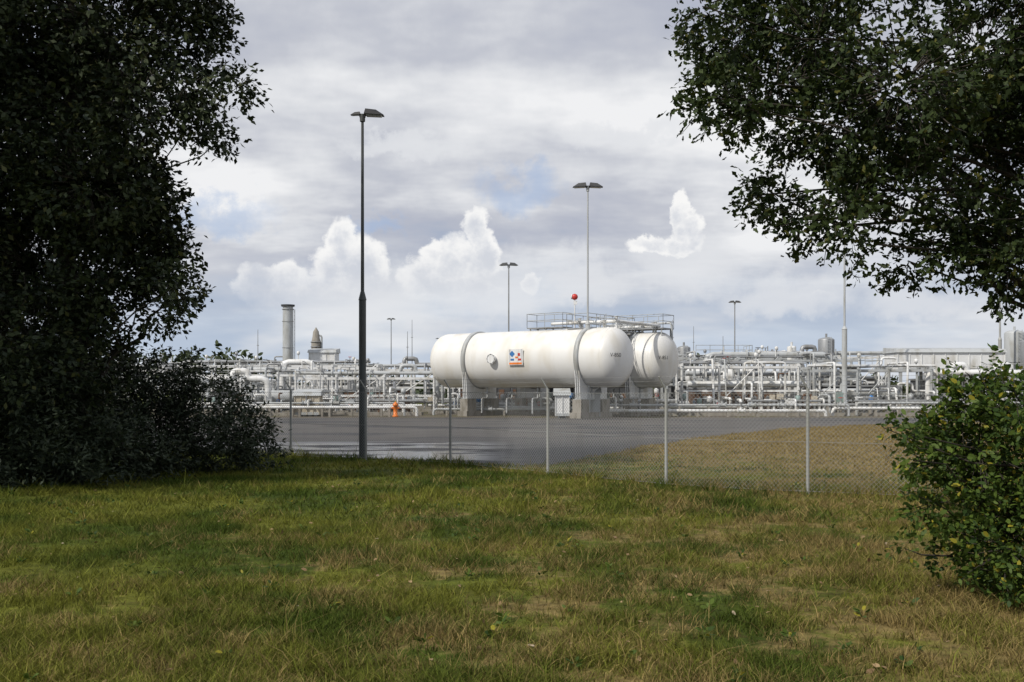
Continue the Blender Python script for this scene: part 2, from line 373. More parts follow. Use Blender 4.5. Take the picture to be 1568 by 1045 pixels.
# ------------------------------------------------------------------ tanks
TR=2.1; TL=14.57; ang=math.atan2(-8.4,11.9); TZ=4.25
def tank(loc,sign,text):
    e=empty('storage_tank',loc,ang); mb=MB(); h=TL/2; cap=1.15; prof=[]
    for i in range(0,13): q=math.pi/2*i/12; prof.append((-h-cap*math.cos(q),max(.001,TR*math.sin(q))))
    for i in range(1,8): prof.append((-h+TL*i/8,TR))
    for i in range(12,-1,-1): q=math.pi/2*i/12; prof.append((h+cap*math.cos(q),max(.001,TR*math.sin(q))))
    mb.revolve(prof,'tank',n=72)
    for x in (-h,-h/2,0,h/2,h):
        mb.revolve([(x-.02,TR+.001),(x-.012,TR+.008),(x+.012,TR+.008),(x+.02,TR+.001)],'tank',n=72)
    mb.obj('shell',e)
    sb=MB()
    for t in (.196,.877):
        x=(t-.5)*TL
        sb.revolve([(x-.17,TR+.001),(x-.17,TR+.10),(x+.17,TR+.10),(x+.17,TR+.001)],'lgrey',n=72)
        V=[];n_=16
        for i in range(n_+1):
            q=math.radians(205+130*i/n_); V.append((math.cos(q)*(TR+.1),math.sin(q)*(TR+.1)))
        zb=1.35-TZ
        for xx,wd in ((x-.16,.05),(x+.16,.05),(x,.04)):
            vv=[(xx-wd/2,a,b_) for a,b_ in V]+[(xx-wd/2,a*.92,zb) for a,b_ in V]+[(xx+wd/2,a,b_) for a,b_ in V]+[(xx+wd/2,a*.92,zb) for a,b_ in V]
            m_=n_+1; ff=[]
            for i in range(n_):
                ff+=[(i,i+1,m_+i+1,m_+i),(2*m_+i,3*m_+i,3*m_+i+1,2*m_+i+1)]
            ff+=[(0,m_,3*m_,2*m_),(n_,2*m_+n_,3*m_+n_,m_+n_)]
            sb.add(vv,ff,'white')
        for yy in (-1.5,-.5,.5,1.5): sb.box((x,yy,zb+.5),(.36,.05,1.0 if abs(yy)>1 else .7),'lgrey')
        sb.box((x,0,zb-.03),(.6,3.9,.06),'lgrey')
        for yy in (-1.45,1.45): sb.box((x,yy,-TZ+.66),(.7,1.1,1.31),'concrete')
        sb.box((x,0,-TZ+.2),(.9,4.4,.4),'concrete')
    sb.obj('saddles',e,(0,0,0))
    db=MB(); xm=(.388-.5)*TL
    db.cyl((xm,-TR+.05,0),(xm,-TR-.22,0),.3,'tank',24); db.cyl((xm,-TR-.22,0),(xm,-TR-.29,0),.38,'white',24); db.ring((xm,-TR-.3,0),(0,1,0),.33,.02,'galv',20)
    for k in range(8): q=k*math.pi/4; db.cyl((xm+.33*math.cos(q),-TR-.29,.33*math.sin(q)),(xm+.33*math.cos(q),-TR-.33,.33*math.sin(q)),.03,'dgrey',6)
    for i in range(6):
        x=-h+1.5+i*2.3; db.pipe([(x,-.3,-TR+.05),(x,-.3,-TR-.8),(x,-1.0,-TR-.8),(x,-1.0,-TR-1.9)],.06,'lgrey'); db.cyl((x,-.3,-TR-.3),(x,-.3,-TR-.36),.2,'galv',10)
    db.obj('nozzles',e)
    if sign:
        xs=(.53-.5)*TL; g=MB()
        g.box((xs,-TR-.06,.1),(1.25,.03,1.15),'white')
        g.add([(xs-.3,-TR-.09,.57),(xs-.06,-TR-.09,.33),(xs-.3,-TR-.09,.09),(xs-.54,-TR-.09,.33)],[(0,3,2,1)],'blue')
        g.box((xs+.3,-TR-.085,.28),(.2,.01,.2),'red'); g.box((xs+.1,-TR-.085,.08),(.25,.01,.12),'orange'); g.box((xs-.28,-TR-.085,-.08),(.3,.01,.14),'blue'); g.box((xs,-TR-.085,-.36),(1.1,.01,.14),'orange')
        g.box((xs+.36,-TR-.085,-.08),(.28,.01,.14),'red'); g.box((xs-.5,-TR-.04,.1),(.04,.08,1.1),'galv'); g.box((xs+.5,-TR-.04,.1),(.04,.08,1.1),'galv'); g.obj('warning_placard',e)
    cu=bpy.data.curves.new('lettering','FONT'); cu.body=text; cu.size=.38; cu.extrude=.004; cu.align_x='CENTER'; cu.materials.append(M['dgrey'])
    t=bpy.data.objects.new('lettering',cu); scene.collection.objects.link(t); t.parent=e
    rr_=TR*math.sin(math.radians(40)); xx=h+cap*math.cos(math.radians(40)); al=math.atan2(math.cos(math.radians(40))/cap,math.sin(math.radians(40))/TR)
    t.location=(xx+.06,-rr_-.03,.0); t.rotation_euler=(math.radians(90),0,al)
    return e
C1=(1.15,73.8,TZ); C2=(C1[0]+.576*7+.1,C1[1]+.817*7,TZ)
tank(C1,True,'V-850'); tank(C2,False,'V-851')
def rail(mb,pts,h=1.05,mat='lgrey',r=.025):
    for a,b_ in zip(pts[:-1],pts[1:]):
        a=Vector(a);b_=Vector(b_); L=(b_-a).length; n=max(1,int(L/1.1))
        for z in (h,h*.52): mb.tube([a+Vector((0,0,z)),b_+Vector((0,0,z))],r,mat,4,False)
        for i in range(n+1): p=a.lerp(b_,i/n); mb.tube([p,p+Vector((0,0,h))],r,mat,4,False)
def valve(mb,p,ax,s,mat='lgrey',wheel='galv'):
    p=Vector(p); a=Vector(ax); mb.cyl(p-a*s*.5,p+a*s*.5,s*.28,mat,8)
    for k in (-.5,.5): mb.cyl(p+a*(k*s-.04*s),p+a*(k*s+.04*s),s*.45,mat,10)
    up=Vector((0,0,1)) if abs(ax[2])<.5 else Vector((0,-1,0))
    mb.cyl(p,p+up*s*1.1,s*.1,'galv',6); mb.cyl(p,p+up*s*.5,s*.2,mat,8); mb.ring(p+up*s*1.1,up,s*.38,s*.05,wheel,10)
    mb.tube([p+up*s*1.1-a*s*.36,p+up*s*1.1+a*s*.36],s*.04,wheel,3,False)
pb=MB(); zt=TR+.25; e=empty('access_platform',(C1[0],C1[1],TZ),ang)
def plat(x0,x1,y0,y1,z):
    pb.box(((x0+x1)/2,(y0+y1)/2,z),(x1-x0,y1-y0,.08),'galv'); rail(pb,[(x0,y0,z),(x1,y0,z),(x1,y1,z),(x0,y1,z),(x0,y0,z)])
    for x in (x0+.2,(x0+x1)/2,x1-.2):
        for y in (y0+.15,y1-.15): pb.cyl((x,y,z-.6),(x,y,z),.05,'lgrey',6)
plat(1.6,8,6.2,8.0,zt); plat(3.8,5.6,-.6,6.2,zt-.25); plat(0.3,3.4,-.5,.8,zt-.1)
for i in range(16):
    x=R.uniform(1.5,7.5); y=R.choice([7,7.3,6.8,0.1,.3]); y=y if x>3.2 or y>1 else y
    hh=R.uniform(.3,.8); pb.cyl((x,y,TR-.1),(x,y,TR+hh),.08,'white',8); valve(pb,(x,y,TR+hh),(0,0,1),.35,'white')
pb.pipe([(-1,7,TR+.45),(7.4,7,TR+.45),(7.4,.2,TR+.45),(2,.2,TR+.45)],.12,'white'); pb.pipe([(2.2,7.6,TR+.7),(8,7.6,TR+.7),(8.2,7.6,-2)],.08,'lgrey')
for k in range(22): pb.box((4.7,3.0,-TZ+.3+k*.3),(.5,.03,.03),'lgrey')
for sx in (-.25,.25): pb.cyl((4.7+sx,3.0,-TZ),(4.7+sx,3.0,zt+1),.03,'lgrey',5)
pb.obj('platform_steelwork',e)
mb=MB(); x,y,z=from_px(880,455,84); mb.cyl((x,y,0),(x,y,z+.2),.05,'white',8); mb.revolve([(-.28,.001),(-.2,.2),(0,.28),(.2,.2),(.28,.001)],'red','x',(x,y,z),14); mb.cyl((x-.32,y,z),(x-.24,y,z),.2,'white',10); mb.box((x+.05,y,z-.5),(.3,.1,.3),'white'); mb.obj('warning_beacon')
# ------------------------------------------------------------------ pipe racks
PC=['white','white','white','lgrey','lgrey','galv','galv']
def rack(x0,x1,y0,w,levels,seed,npipe=(3,6),spacing=3.6,name='pipe_rack'):
    rr=random.Random(seed); mb=MB(); top_=levels[-1]; n=max(1,round((x1-x0)/spacing)); st='white' if rr.random()<.6 else 'lgrey'
    for i in range(n+1):
        x=x0+(x1-x0)*i/n+rr.uniform(-.4,.4)
        for y in (y0,y0+w):
            mb.box((x,y,top_/2),(.2,.05,top_),st); mb.box((x,y,top_/2),(.05,.2,top_*.999),st); mb.box((x,y,.15),(.45,.45,.3),'concrete')
        for z in levels: mb.box((x,y0+w/2,z-.12),(.14,w+.3,.2),st)
        if i<n and rr.random()<.4:
            xa=x0+(x1-x0)*(i+1)/n; mb.cyl((x,y0,levels[0]*.4),(xa,y0,top_),.045,st,4); 
    for li,z in enumerate(levels):
        if rr.random()<.75:
            for y in (y0,y0+w): mb.box(((x0+x1)/2,y,z-.3),(x1-x0,.1,.18),st)
        k=rr.randint(*npipe)
        if li==0: k=max(1,k-2)
        for j in range(k):
            r=rr.choice([.05,.06,.09,.13,.17,.22,.26]); y=y0+.15+(w-.3)*(j+.5)/k; m=rr.choice(PC)
            a=x0-rr.uniform(0,1.2); b_=x1+rr.uniform(0,1.2)
            if rr.random()<.6: a=rr.uniform(x0,x0+(x1-x0)*.6)
            if rr.random()<.6: b_=rr.uniform(a+1.5,x1+.5)
            pts=[(a,y,z+r),(b_,y,z+r)]
            if rr.random()<.6: pts=[(a,y,rr.uniform(.3,z*.6))]+pts
            if rr.random()<.6: pts=pts+[(b_,y,rr.uniform(.3,z*.6))]
            if rr.random()<.3 and b_-a>3.5:
                xm=rr.uniform(a+.5,b_-2); i0=[q for q,p in enumerate(pts) if p[2]==z+r][0]
                pts=pts[:i0+1]+[(xm,y,z+r),(xm,y,z+r+.6),(xm+1.2,y,z+r+.6),(xm+1.2,y,z+r)]+pts[i0+1:]
            mb.pipe(pts,r,m)
            for q in range(rr.randint(0,2)):
                xv=rr.uniform(a,b_); mb.cyl((xv-.05,y,z+r),(xv+.05,y,z+r),r*1.8,m,10)
            if rr.random()<.45: valve(mb,(rr.uniform(a,b_),y,z+r),(1,0,0),.3+r,m,rr.choice(['galv','galv','red','dgrey']))
    for _ in range(int((x1-x0)*.6)):
        x=rr.uniform(x0,x1); z=rr.choice(levels)+.3; r=rr.choice([.04,.06,.09]); m=rr.choice(PC)
        mb.pipe([(x,y0-rr.uniform(.3,1.2),rr.uniform(.2,1)),(x,y0-rr.uniform(.3,1),z),(x,y0+w+.5,z),(x,y0+w+.5,.3)],r,m)
    for _ in range(int((x1-x0)*.35)):
        x=rr.uniform(x0,x1); y=y0+rr.uniform(.2,w); h=rr.uniform(.3,.9); mb.cyl((x,y,top_),(x,y,top_+h),.05,rr.choice(PC),6)
        if rr.random()<.5: mb.revolve([(0,.001),(.05,.15),(.3,.15),(.38,.001)],rr.choice(['white','lgrey','galv']),'z',(x,y,top_+h-.1),10)
    if rr.random()<.6:
        a=rr.uniform(x0,x0+(x1-x0)*.4); b_=a+(x1-x0)*rr.uniform(.3,.5); rail(mb,[(a,y0-.2,top_),(b_,y0-.2,top_),(b_,y0+w+.2,top_)],.9); mb.box(((a+b_)/2,y0+w/2,top_-.02),(b_-a,w+.3,.03),'galv')
    return mb.obj(name)
def skid(x0,x1,y0,w,seed,hmax=3.2,name='valve_manifold'):
    rr=random.Random(seed); mb=MB()
    mb.box(((x0+x1)/2,y0+w/2,.12),(x1-x0,w,.24),'concrete')
    for j in range(2):
        y=y0+w*(j+.5)/3; z=rr.uniform(.5,1.2); mb.cyl((x0,y,z),(x1,y,z),rr.uniform(.08,.16),rr.choice(PC),10)
    x=x0+.3
    while x<x1-.3:
        y=y0+rr.uniform(.1,w); h=rr.uniform(.9,hmax); r=rr.choice([.04,.06,.08,.11]); m=rr.choice(PC+['brown','dgrey']); t=rr.random()
        if t<.35:
            xa=x+rr.uniform(.5,1.6); mb.pipe([(x,y,.2),(x,y,h),(xa,y,h),(xa,y,.4)],r,m)
        elif t<.6: mb.pipe([(x,y,.2),(x,y,h),(x,y+rr.uniform(.8,3),h)],r,m)
        elif t<.75:
            mb.cyl((x,y,.2),(x,y,h*.9),r,m); mb.revolve([(0,.001),(.08,.2),(.45,.2),(.55,.001)],rr.choice(['white','white','blue','lgrey','galv','lgrey','teal']),'z',(x,y,h*.85),10)
        elif t<.88: mb.box((x,y,rr.uniform(.8,1.5)),(rr.uniform(.3,.7),.3,rr.uniform(.4,.9)),rr.choice(['white','lgrey','beige','teal','lgrey','dgrey','dgrey'])); mb.cyl((x,y,.2),(x,y,1.2),.04,'galv',6)
        else: mb.box((x,y,h*.5),(.12,.12,h),m); mb.box((x+.5,y,h),(1.2,.1,.12),m)
        if rr.random()<.6: valve(mb,(x,y,rr.uniform(.6,h*.85)),(0,0,1),.28+r,m,rr.choice(['galv','dgrey','dgrey','red','blue']))
        x+=rr.uniform(.35,1.1)
    return mb.obj(name)
def vessel_h(x0,x1,y,z,r,mat='white',name='horizontal_vessel'):
    mb=MB(); L=x1-x0; prof=[(-r*.5*math.cos(math.pi/2*i/6),max(.001,r*math.sin(math.pi/2*i/6))) for i in range(7)]+[(L+r*.5*math.cos(math.pi/2*i/6),max(.001,r*math.sin(math.pi/2*i/6))) for i in range(6,-1,-1)]
    mb.revolve(prof,mat,'x',(x0,y,z),24)
    for k in (.2,.8): mb.box((x0+L*k,y,(z-r*.6)/2),(.25,r*1.5,z-r*.6),'concrete'); mb.revolve([(x0+L*k-.08-x0,r+.001),(x0+L*k-.08-x0,r+.03),(x0+L*k+.08-x0,r+.03),(x0+L*k+.08-x0,r+.001)],'galv','x',(x0,y,z),24)
    mb.cyl((x0+L*.5,y,z+r-.05),(x0+L*.5,y,z+r+.4),.12,mat); valve(mb,(x0+L*.5,y,z+r+.5),(0,0,1),.4,mat); mb.obj(name)
def vessel_v(x,y,h,r,mat='lgrey',name='vertical_vessel',z0=.8):
    mb=MB(); prof=[(z0-.3*r,.001),(z0-.2*r,r*.6),(z0,r)]+[(h-.35*r+.35*r*math.sin(math.pi/2*i/6),max(.001,r*math.cos(math.pi/2*i/6))) for i in range(7)]
    mb.revolve(prof,mat,'z',(x,y,0),20)
    for k in range(4): q=.78+k*1.57; mb.cyl((x+r*.8*math.cos(q),y+r*.8*math.sin(q),0),(x+r*.8*math.cos(q),y+r*.8*math.sin(q),z0+.3),.06,'lgrey',6)
    mb.cyl((x,y,h-.1),(x,y,h+.35),.1,mat); mb.ring((x,y,h*.6),(0,0,1),r+.03,.03,'galv',20)
    for sx in (-.2,.2): mb.cyl((x+sx,y-r-.15,0),(x+sx,y-r-.15,h),.025,'lgrey',4)
    k=.3
    while k<h: mb.box((x,y-r-.15,k),(.4,.03,.03),'lgrey'); k+=.3
    mb.obj(name)
# left zone
rack(-27.5,-16,84,2.6,(2.0,3.5),11,(3,5)); rack(-17.5,-6.5,80,2.4,(1.8,3.2),12,(2,4)); rack(-33,-14,93,3,(2.6,4.5),13,(3,5))
rack(-16,-3,96,3,(2.5,4.2),14,(3,4)); rack(-27,-20,78,2.0,(1.4,2.6),15,(2,3)); rack(-24,-12,88,2,(2.4,4.2),16,(2,3)); rack(-46,-30,86,3,(2.4,4.0),17)
for i,(a,b_,y,h) in enumerate([(-21,-14,76,1.8),(-14,-7,77,2.0),(-26,-20,75.5,1.8),(-19,-9,83.5,2.8),(-28,-19,90,3.6),(-7,-1,83,2.0),(-12,-4,90,2.8)]): skid(a,b_,y,1.6,40+i,h)
# right zone
rack(13.5,23,80,2.6,(2.2,4.1),21,(3,5)); rack(23.5,33,78,2.8,(1.8,3.8),22,(3,5)); rack(14,30,92,3,(2.8,5.2),23,(3,4)); rack(34,50,78,3,(1.7,3.1),24,(3,4))
rack(24,36,96,3,(3,5.4),25,(2,4)); rack(16,30,86,2,(3.2,4.8),26,(2,3)); rack(48,62,88,3,(2.4,4.8),27)
for i,(a,b_,y,h) in enumerate([(12,18,76,1.6),(18,26,75.3,1.7),(26,34,75.4,1.9),(34,42,75.8,1.8),(14,24,84,3.4),(24,34,88,4.2),(3,9,78,1.7),(-3,4,80,1.7),(9,14,83,2.2),(42,50,76,2.0)]): skid(a,b_,y,1.7,60+i,h)
vessel_h(16,21.5,90,3.2,.7,'white'); vessel_h(26,32,83,1.5,.6,'lgrey'); vessel_h(-22,-17,81.5,1.4,.55,'lgrey')
x,y,_=from_px(1265,0,94); vessel_v(x,y,top(517,94),.75,'galv'); x,y,_=from_px(1047,0,98); vessel_v(x,y,top(530,98),.65,'galv')
x,y,_=from_px(1553,0,95); vessel_v(x,y,top(506,95),.9,'lgrey'); x,y,_=from_px(1212,0,90); vessel_v(x,y,top(530,90),.4,'white')
x,y,_=from_px(1575,0,90); vessel_v(x,y,top(520,90),.7,'galv')
for i,(a,b_,y,h,mt) in enumerate([(-30,-22,99,2.4,'dgrey'),(-20,-10,100,2.6,'dgrey'),(14,24,97,2.8,'dgrey'),(26,38,101,3.0,'dgrey'),(40,52,99,2.8,'dgrey'),(-6,6,97,2.6,'dgrey'),(15,22,83.5,1.9,'brown'),(27,33,86,2.1,'dgrey'),(-25,-18,87,1.8,'dgrey'),(-15,-9,86,1.8,'brown'),(36,46,83.5,2.1,'dgrey'),(2,12,86,2.2,'dgrey')]):  # dark boxes added among the racks to deepen the shade between pipes
    mb=MB(); mb.box(((a+b_)/2,y,h/2+.15),(b_-a,2.0,h),mt); mb.box(((a+b_)/2,y,h+.22),(b_-a+.3,2.3,.14),'galv'); mb.box(((a+b_)/2,y,.07),(b_-a+.4,2.8,.14),'concrete')
    k=a+.6
    while k<b_-.3: mb.box((k,y-1.03,h/2+.1),(.08,.06,h*.95),'dgrey'); mb.box((k+.5,y-1.02,h*.6),(.5,.04,h*.35),'brown' if i%2 else 'galv'); k+=1.3
    mb.cyl((a+1,y,h),(a+1,y,h+.9),.15,'galv',10); mb.obj('shade_enclosure')
def lowline(x0,x1,y,z,r,mat,seed):
    rr=random.Random(seed); mb=MB()
    mb.pipe([(x0,y,.05),(x0,y,z),(x1,y,z),(x1,y,.05)],r,mat,10)
    k=x0+1
    while k<x1-.5:
        mb.box((k,y,(z-r)/2),(.15,.3,z-r),'concrete')
        if rr.random()<.3: valve(mb,(k+1,y,z),(1,0,0),.5,mat,rr.choice(['galv','red','dgrey']))
        if rr.random()<.3:
            zz=z+rr.uniform(.5,1.0); mb.pipe([(k+.6,y,z),(k+.6,y,zz),(k+.6,y+2,zz)],r*.6,mat)
        k+=2.2
    mb.obj('pipeline')
lowline(-21,-7,73.2,.7,.11,'white',1); lowline(-19.5,-8,74,1.0,.08,'lgrey',2); lowline(6,23,73.0,.45,.12,'white',3); lowline(7,25,73.9,.85,.09,'lgrey',4); lowline(24,44,74.5,.6,.12,'white',5); lowline(26,46,75.1,1.0,.1,'lgrey',6); lowline(-6,5,76.2,.5,.1,'lgrey',7)
mb=MB(); x,y,_=from_px(441,0,95); h=top(469,95)
mb.tube([(x,y,0),(x,y,h)],[.52,.48],'lgrey',24); mb.tube([(x,y,h-.05),(x,y,h+.12)],[.62,.66],'dgrey',24); mb.tube([(x,y,h-.35),(x,y,h-.28)],[.56,.56],'galv',24); mb.cyl((x,y,0),(x,y,.4),.9,'concrete',20)
for sx in (-.2,.2): mb.cyl((x+.62,y+sx,0),(x+.62,y+sx,h-.3),.025,'lgrey',4)
k=.3
while k<h-.4: mb.box((x+.62,y,k),(.03,.4,.03),'lgrey'); k+=.35
for z in (3,6,8.5): mb.ring((x,y,z),(0,0,1),.54,.02,'galv',20)
mb.obj('exhaust_stack')
mb=MB(); x,y,_=from_px(484,0,105); h=top(501,105)
mb.revolve([(3,.001),(3,.5),(h-1.6,.5),(h-1.1,.38),(h-.5,.3),(h-.2,.12),(h,.001)],'concrete','z',(x,y,0),16); mb.cyl((x,y,0),(x,y,3.1),.35,'galv',12); mb.pipe([(x,y,h-.9),(x+.6,y,h-.9),(x+.6,y,2)],.1,'lgrey'); mb.ring((x,y,h-1.6),(0,0,1),.55,.05,'galv',16); mb.ring((x,y,h-2.1),(0,0,1),.55,.05,'galv',16); mb.obj('vent_scrubber')
for u,v,d in ((631,490,110),(624,508,100),(395,505,105),(1030,490,100),(1107,515,95),(1062,500,120)):
    mb=MB(); x,y,_=from_px(u,0,d); h=top(v,d); mb.tube([(x,y,0),(x,y,h*.6),(x,y,h)],[.07,.05,.025],'galv',6); mb.cyl((x,y,0),(x,y,.1),.2,'concrete',8); mb.cyl((x-.12,y,h*.8),(x+.12,y,h*.8),.03,'galv',5); mb.obj('lightning_mast')
def housing(name,x0,x1,y,dep,z0,z1,ribs,mat='white'):
    mb=MB(); c=(x0+x1)/2
    mb.box((c,y,(z0+z1)/2),(x1-x0,dep,z1-z0),mat)
    V=[(x0-.15,y-dep/2-.15,z1),(x1+.15,y-dep/2-.15,z1),(x1+.15,y+dep/2,z1),(x0-.15,y+dep/2,z1),(x0-.1,y-dep/2+.1,z1+.28),(x1+.1,y-dep/2+.1,z1+.28),(x1+.1,y+dep/2,z1+.5),(x0-.1,y+dep/2,z1+.5)]
    mb.add(V,[(3,2,1,0),(4,5,6,7),(0,1,5,4),(1,2,6,5),(2,3,7,6),(3,0,4,7)],'lgrey')
    n=ribs
    for i in range(n+1): mb.box((x0+(x1-x0)*i/n,y-dep/2-.03,(z0+z1)/2),(.05,.06,z1-z0),mat)
    mb.box((c,y-dep/2-.02,z0+.1),(x1-x0,.04,.2),'lgrey')
    for i in range(4):
        x=x0+.3+(x1-x0-.6)*i/3
        for yy in (y-dep/2+.2,y+dep/2-.2): mb.box((x,yy,z0/2),(.22,.22,z0),'lgrey')
    mb.obj(name)
a=from_px(1364,0,84)[0]; b_=from_px(1525,0,84)[0]; housing('air_cooler_housing',a,b_,84,3,top(568,84),top(541,84),9)
a=from_px(477,0,98)[0]; b_=from_px(516,0,98)[0]; housing('equipment_cabin',a,b_,98,2.4,top(556,98),top(541,98),3)
a=from_px(455,0,75)[0]; b_=from_px(492,0,75)[0]; housing('valve_shelter',a,b_,74.9,1.4,.12,1.55,4,'beige')
a=from_px(850,0,70)[0]; b_=from_px(871,0,70)[0]; housing('control_cabinet',a,b_,70,.7,.15,1.6,2,'white')
a=from_px(897,0,71)[0]; b_=from_px(918,0,71)[0]; housing('control_cabinet',a,b_,71,.7,.1,1.7,2,'lgrey')
mb=MB(); x,y,_=from_px(608,0,74)
mb.revolve([(0,.001),(0,.22),(.1,.22),(.12,.15),(.8,.15),(.82,.21),(.9,.21),(1.05,.12),(1.12,.001)],'orange','z',(x,y-1,0),14); mb.cyl((x-.28,y-1,.65),(x+.28,y-1,.65),.08,'orange',8); mb.cyl((x,y-1,1.05),(x,y-1,1.18),.05,'yellow',6); mb.obj('fire_hydrant')
# ------------------------------------------------------------------ vegetation
left=[(-60,60,130),(60,40,120),(180,40,105),(290,10,55),(120,170,110),(215,150,65),(285,130,42),(325,140,36),(365,133,24),(310,190,30),(337,215,18),(265,55,55),(325,40,28),(348,5,22),
 (30,290,120),(140,280,95),(205,265,46),(252,295,24),(60,420,120),(180,395,85),(245,380,44),(266,440,32),(236,468,40),(140,490,65),(50,540,110),(-80,250,140),(-90,450,140),(-70,620,110),(110,600,80),(266,405,30),(288,460,15),(268,340,18),(200,330,60),(220,400,55),
 (40,-120,150,1),(200,-110,120),(120,-260,150),(-100,-100,150),(-20,-330,120),(300,-90,70),(60,170,130,2.5),(80,420,120,2.5),(130,300,90,3),(130,100,100,2.5),(30,560,110,2.5)]
crown('deciduous_tree',(-9.6,21.6),cl(left,21,1.0,3),240,12,.135,DIA,'leafL',.28,11,gap=-.14,gsc=1.1,seed=2,twig=.42)
shr=[(250,610,44),(315,600,30),(350,615,24),(185,605,52),(90,640,80),(300,650,55),(358,660,38),(385,690,28),(240,670,60),(130,690,70),(410,698,20),(10,680,80),(-70,660,90),(215,570,28),(285,575,22),(340,700,40),(60,600,70),(400,660,16),(190,700,60),(0,600,80),
 (60,690,60,-3.5),(120,660,60,-3.5),(0,690,60,-3.5),(80,580,50,-3.5),(180,690,50,-3),(20,620,70,-3.5),(240,705,35,-2)]
crown('shrub',(-8.8,24.5),cl(shr,24,1.0,5),400,13,.12,SLIM,'leafS',0,1,gap=-.3,seed=5,twig=.42,droop=-.25,woody=False)
oak=[(1075,10,42),(1062,80,34),(1085,150,38),(1140,60,66),(1130,165,42),(1190,130,70),(1210,200,45),(1250,60,95),(1175,292,36),(1152,300,20),(1225,335,42),(1260,250,60),(1300,330,62),(1290,180,80),(1345,375,42),(1390,300,86),(1380,130,120),(1420,370,46),(1500,80,120),(1500,240,110),(1480,360,62),(1545,395,56),(1562,440,34),(1600,180,130),(1620,330,110),(1650,20,140),(1590,440,44),
 (1180,10,60,1),(1120,100,50,1),(1340,240,80,1.5),(1300,60,90,1.5),(1390,400,30),(1520,440,26),
 (1180,-90,100),(1330,-100,130),(1500,-130,140),(1400,-260,150),(1650,-200,160),(1750,150,160),(1780,-50,160),(1240,-200,110),(1800,320,120),(1560,-380,150)]
crown('oak_tree',(9.6,13.2),cl(oak,12,.9,8),400,12,.092,OAK,'leafO',.34,7.5,gap=-.12,gsc=.9,seed=8,twig=.26,limb=.14)
bush=[(1480,620,40),(1515,605,30),(1555,615,50),(1425,660,36),(1385,662,24),(1500,690,85),(1445,715,52),(1400,705,26),(1560,745,90),(1480,790,62),(1540,840,65),(1430,770,34),(1590,650,75),(1620,800,100),(1640,700,110),(1560,880,50),(1600,900,60),(1352,655,12),(1460,600,14),(1478,570,11),(1385,840,14),(1450,840,28),(1540,575,14)]
crown('bush',(5.4,9.7),cl(bush,9.5,.5,9),700,12,.064,OVA,'leafB',0,1,gap=-.22,seed=9,twig=.18,droop=-.15)
def bigtree(name,x,y,h,r,seed,ls=.28,n=16,z0=.4):
    rr=random.Random(seed); c=[]
    for i in range(n):
        q=rr.uniform(0,6.28); t=rr.random(); rad=r*(1-.5*abs(t-.4))*rr.uniform(.2,.75)
        c.append(((x+rad*math.cos(q),y+rad*math.sin(q),h*(z0+(.95-z0)*t)),r*rr.uniform(.3,.42)))
    crown(name,(x,y),c,34,8,ls,DIA,'leafL',.35,h*.8,gap=-.2,seed=seed,twig=.7,woody=False)
bigtree('deciduous_tree',-15,16,15,4.5,31); bigtree('deciduous_tree',-17,25,14,4.5,33); bigtree('deciduous_tree',-1,-9,14,3.6,34,z0=.5,n=12)
rr=random.Random(4); C=[];D=[]
for i in range(420):
    x=rr.uniform(-150,190); y=rr.uniform(165,185); h=5.0+1.2*math.sin(x*.07)+1.0*math.sin(x*.23+1)+rr.uniform(-1,1)
    if x<-40: h+=2.6
    for j in range(60):
        d=Vector((rr.gauss(0,1),rr.gauss(0,1),rr.gauss(0,1))).normalized()*rr.uniform(.5,1)
        z=h*.55+d.z*h*.5; C.append((x+d.x*2.6,y+d.y*2.6,max(.1,z))); D.append((rr.gauss(0,1),rr.gauss(0,1),rr.gauss(0,1)))
leaves('distant_tree_line',np.array(C),np.array(D),1.0,OVA,'leafF')
C=[];D=[]
for i in range(60):
    x=rr.uniform(29,50); y=rr.uniform(66,72); h=rr.uniform(.6,1.5)
    for j in range(90):
        d=Vector((rr.gauss(0,1),rr.gauss(0,1),rr.gauss(0,1))).normalized()*rr.uniform(.4,1); C.append((x+d.x*.9,y+d.y*.9,max(.03,h*.5+d.z*h*.6))); D.append((rr.gauss(0,1),rr.gauss(0,1),rr.gauss(0,1)+.5))
leaves('scrub_hedge',np.array(C),np.array(D),.22,OVA,'leafF')
# ------------------------------------------------------------------ light and sky
el=math.radians(43); az=math.atan2(-.75,-.66)
sd=Vector((math.sin(az)*math.cos(el),math.cos(az)*math.cos(el),math.sin(el)))
L=bpy.data.lights.new('sun','SUN'); L.energy=3.6; L.angle=math.radians(.6); L.color=(1,.94,.85)
so=bpy.data.objects.new('sun',L); scene.collection.objects.link(so); so.rotation_euler=(-sd).to_track_quat('-Z','Y').to_euler(); so.location=(-20,-20,30)
w=bpy.data.worlds.new('World'); scene.world=w; w.use_nodes=True; nt=w.node_tree; bg=nt.nodes['Background']; bg.inputs[1].default_value=.105
try: w.cycles.sampling_method='NONE'
except Exception as ex: print(ex)
sky=nt.nodes.new('ShaderNodeTexSky'); sky.sky_type='NISHITA'; sky.sun_disc=False; sky.sun_elevation=el; sky.sun_rotation=az
tc=nt.nodes.new('ShaderNodeTexCoord'); sx=nt.nodes.new('ShaderNodeSeparateXYZ'); nt.links.new(tc.outputs['Generated'],sx.inputs[0]); X,Y,Z=sx.outputs
def comb(a,b_,c=0.0):
    n=nt.nodes.new('ShaderNodeCombineXYZ')
    for i,x in enumerate((a,b_,c)):
        if isinstance(x,(int,float)): n.inputs[i].default_value=x
        else: nt.links.new(x,n.inputs[i])
    return n.outputs[0]
m_=lambda op,*a,**k: mth(nt,op,*a,**k)
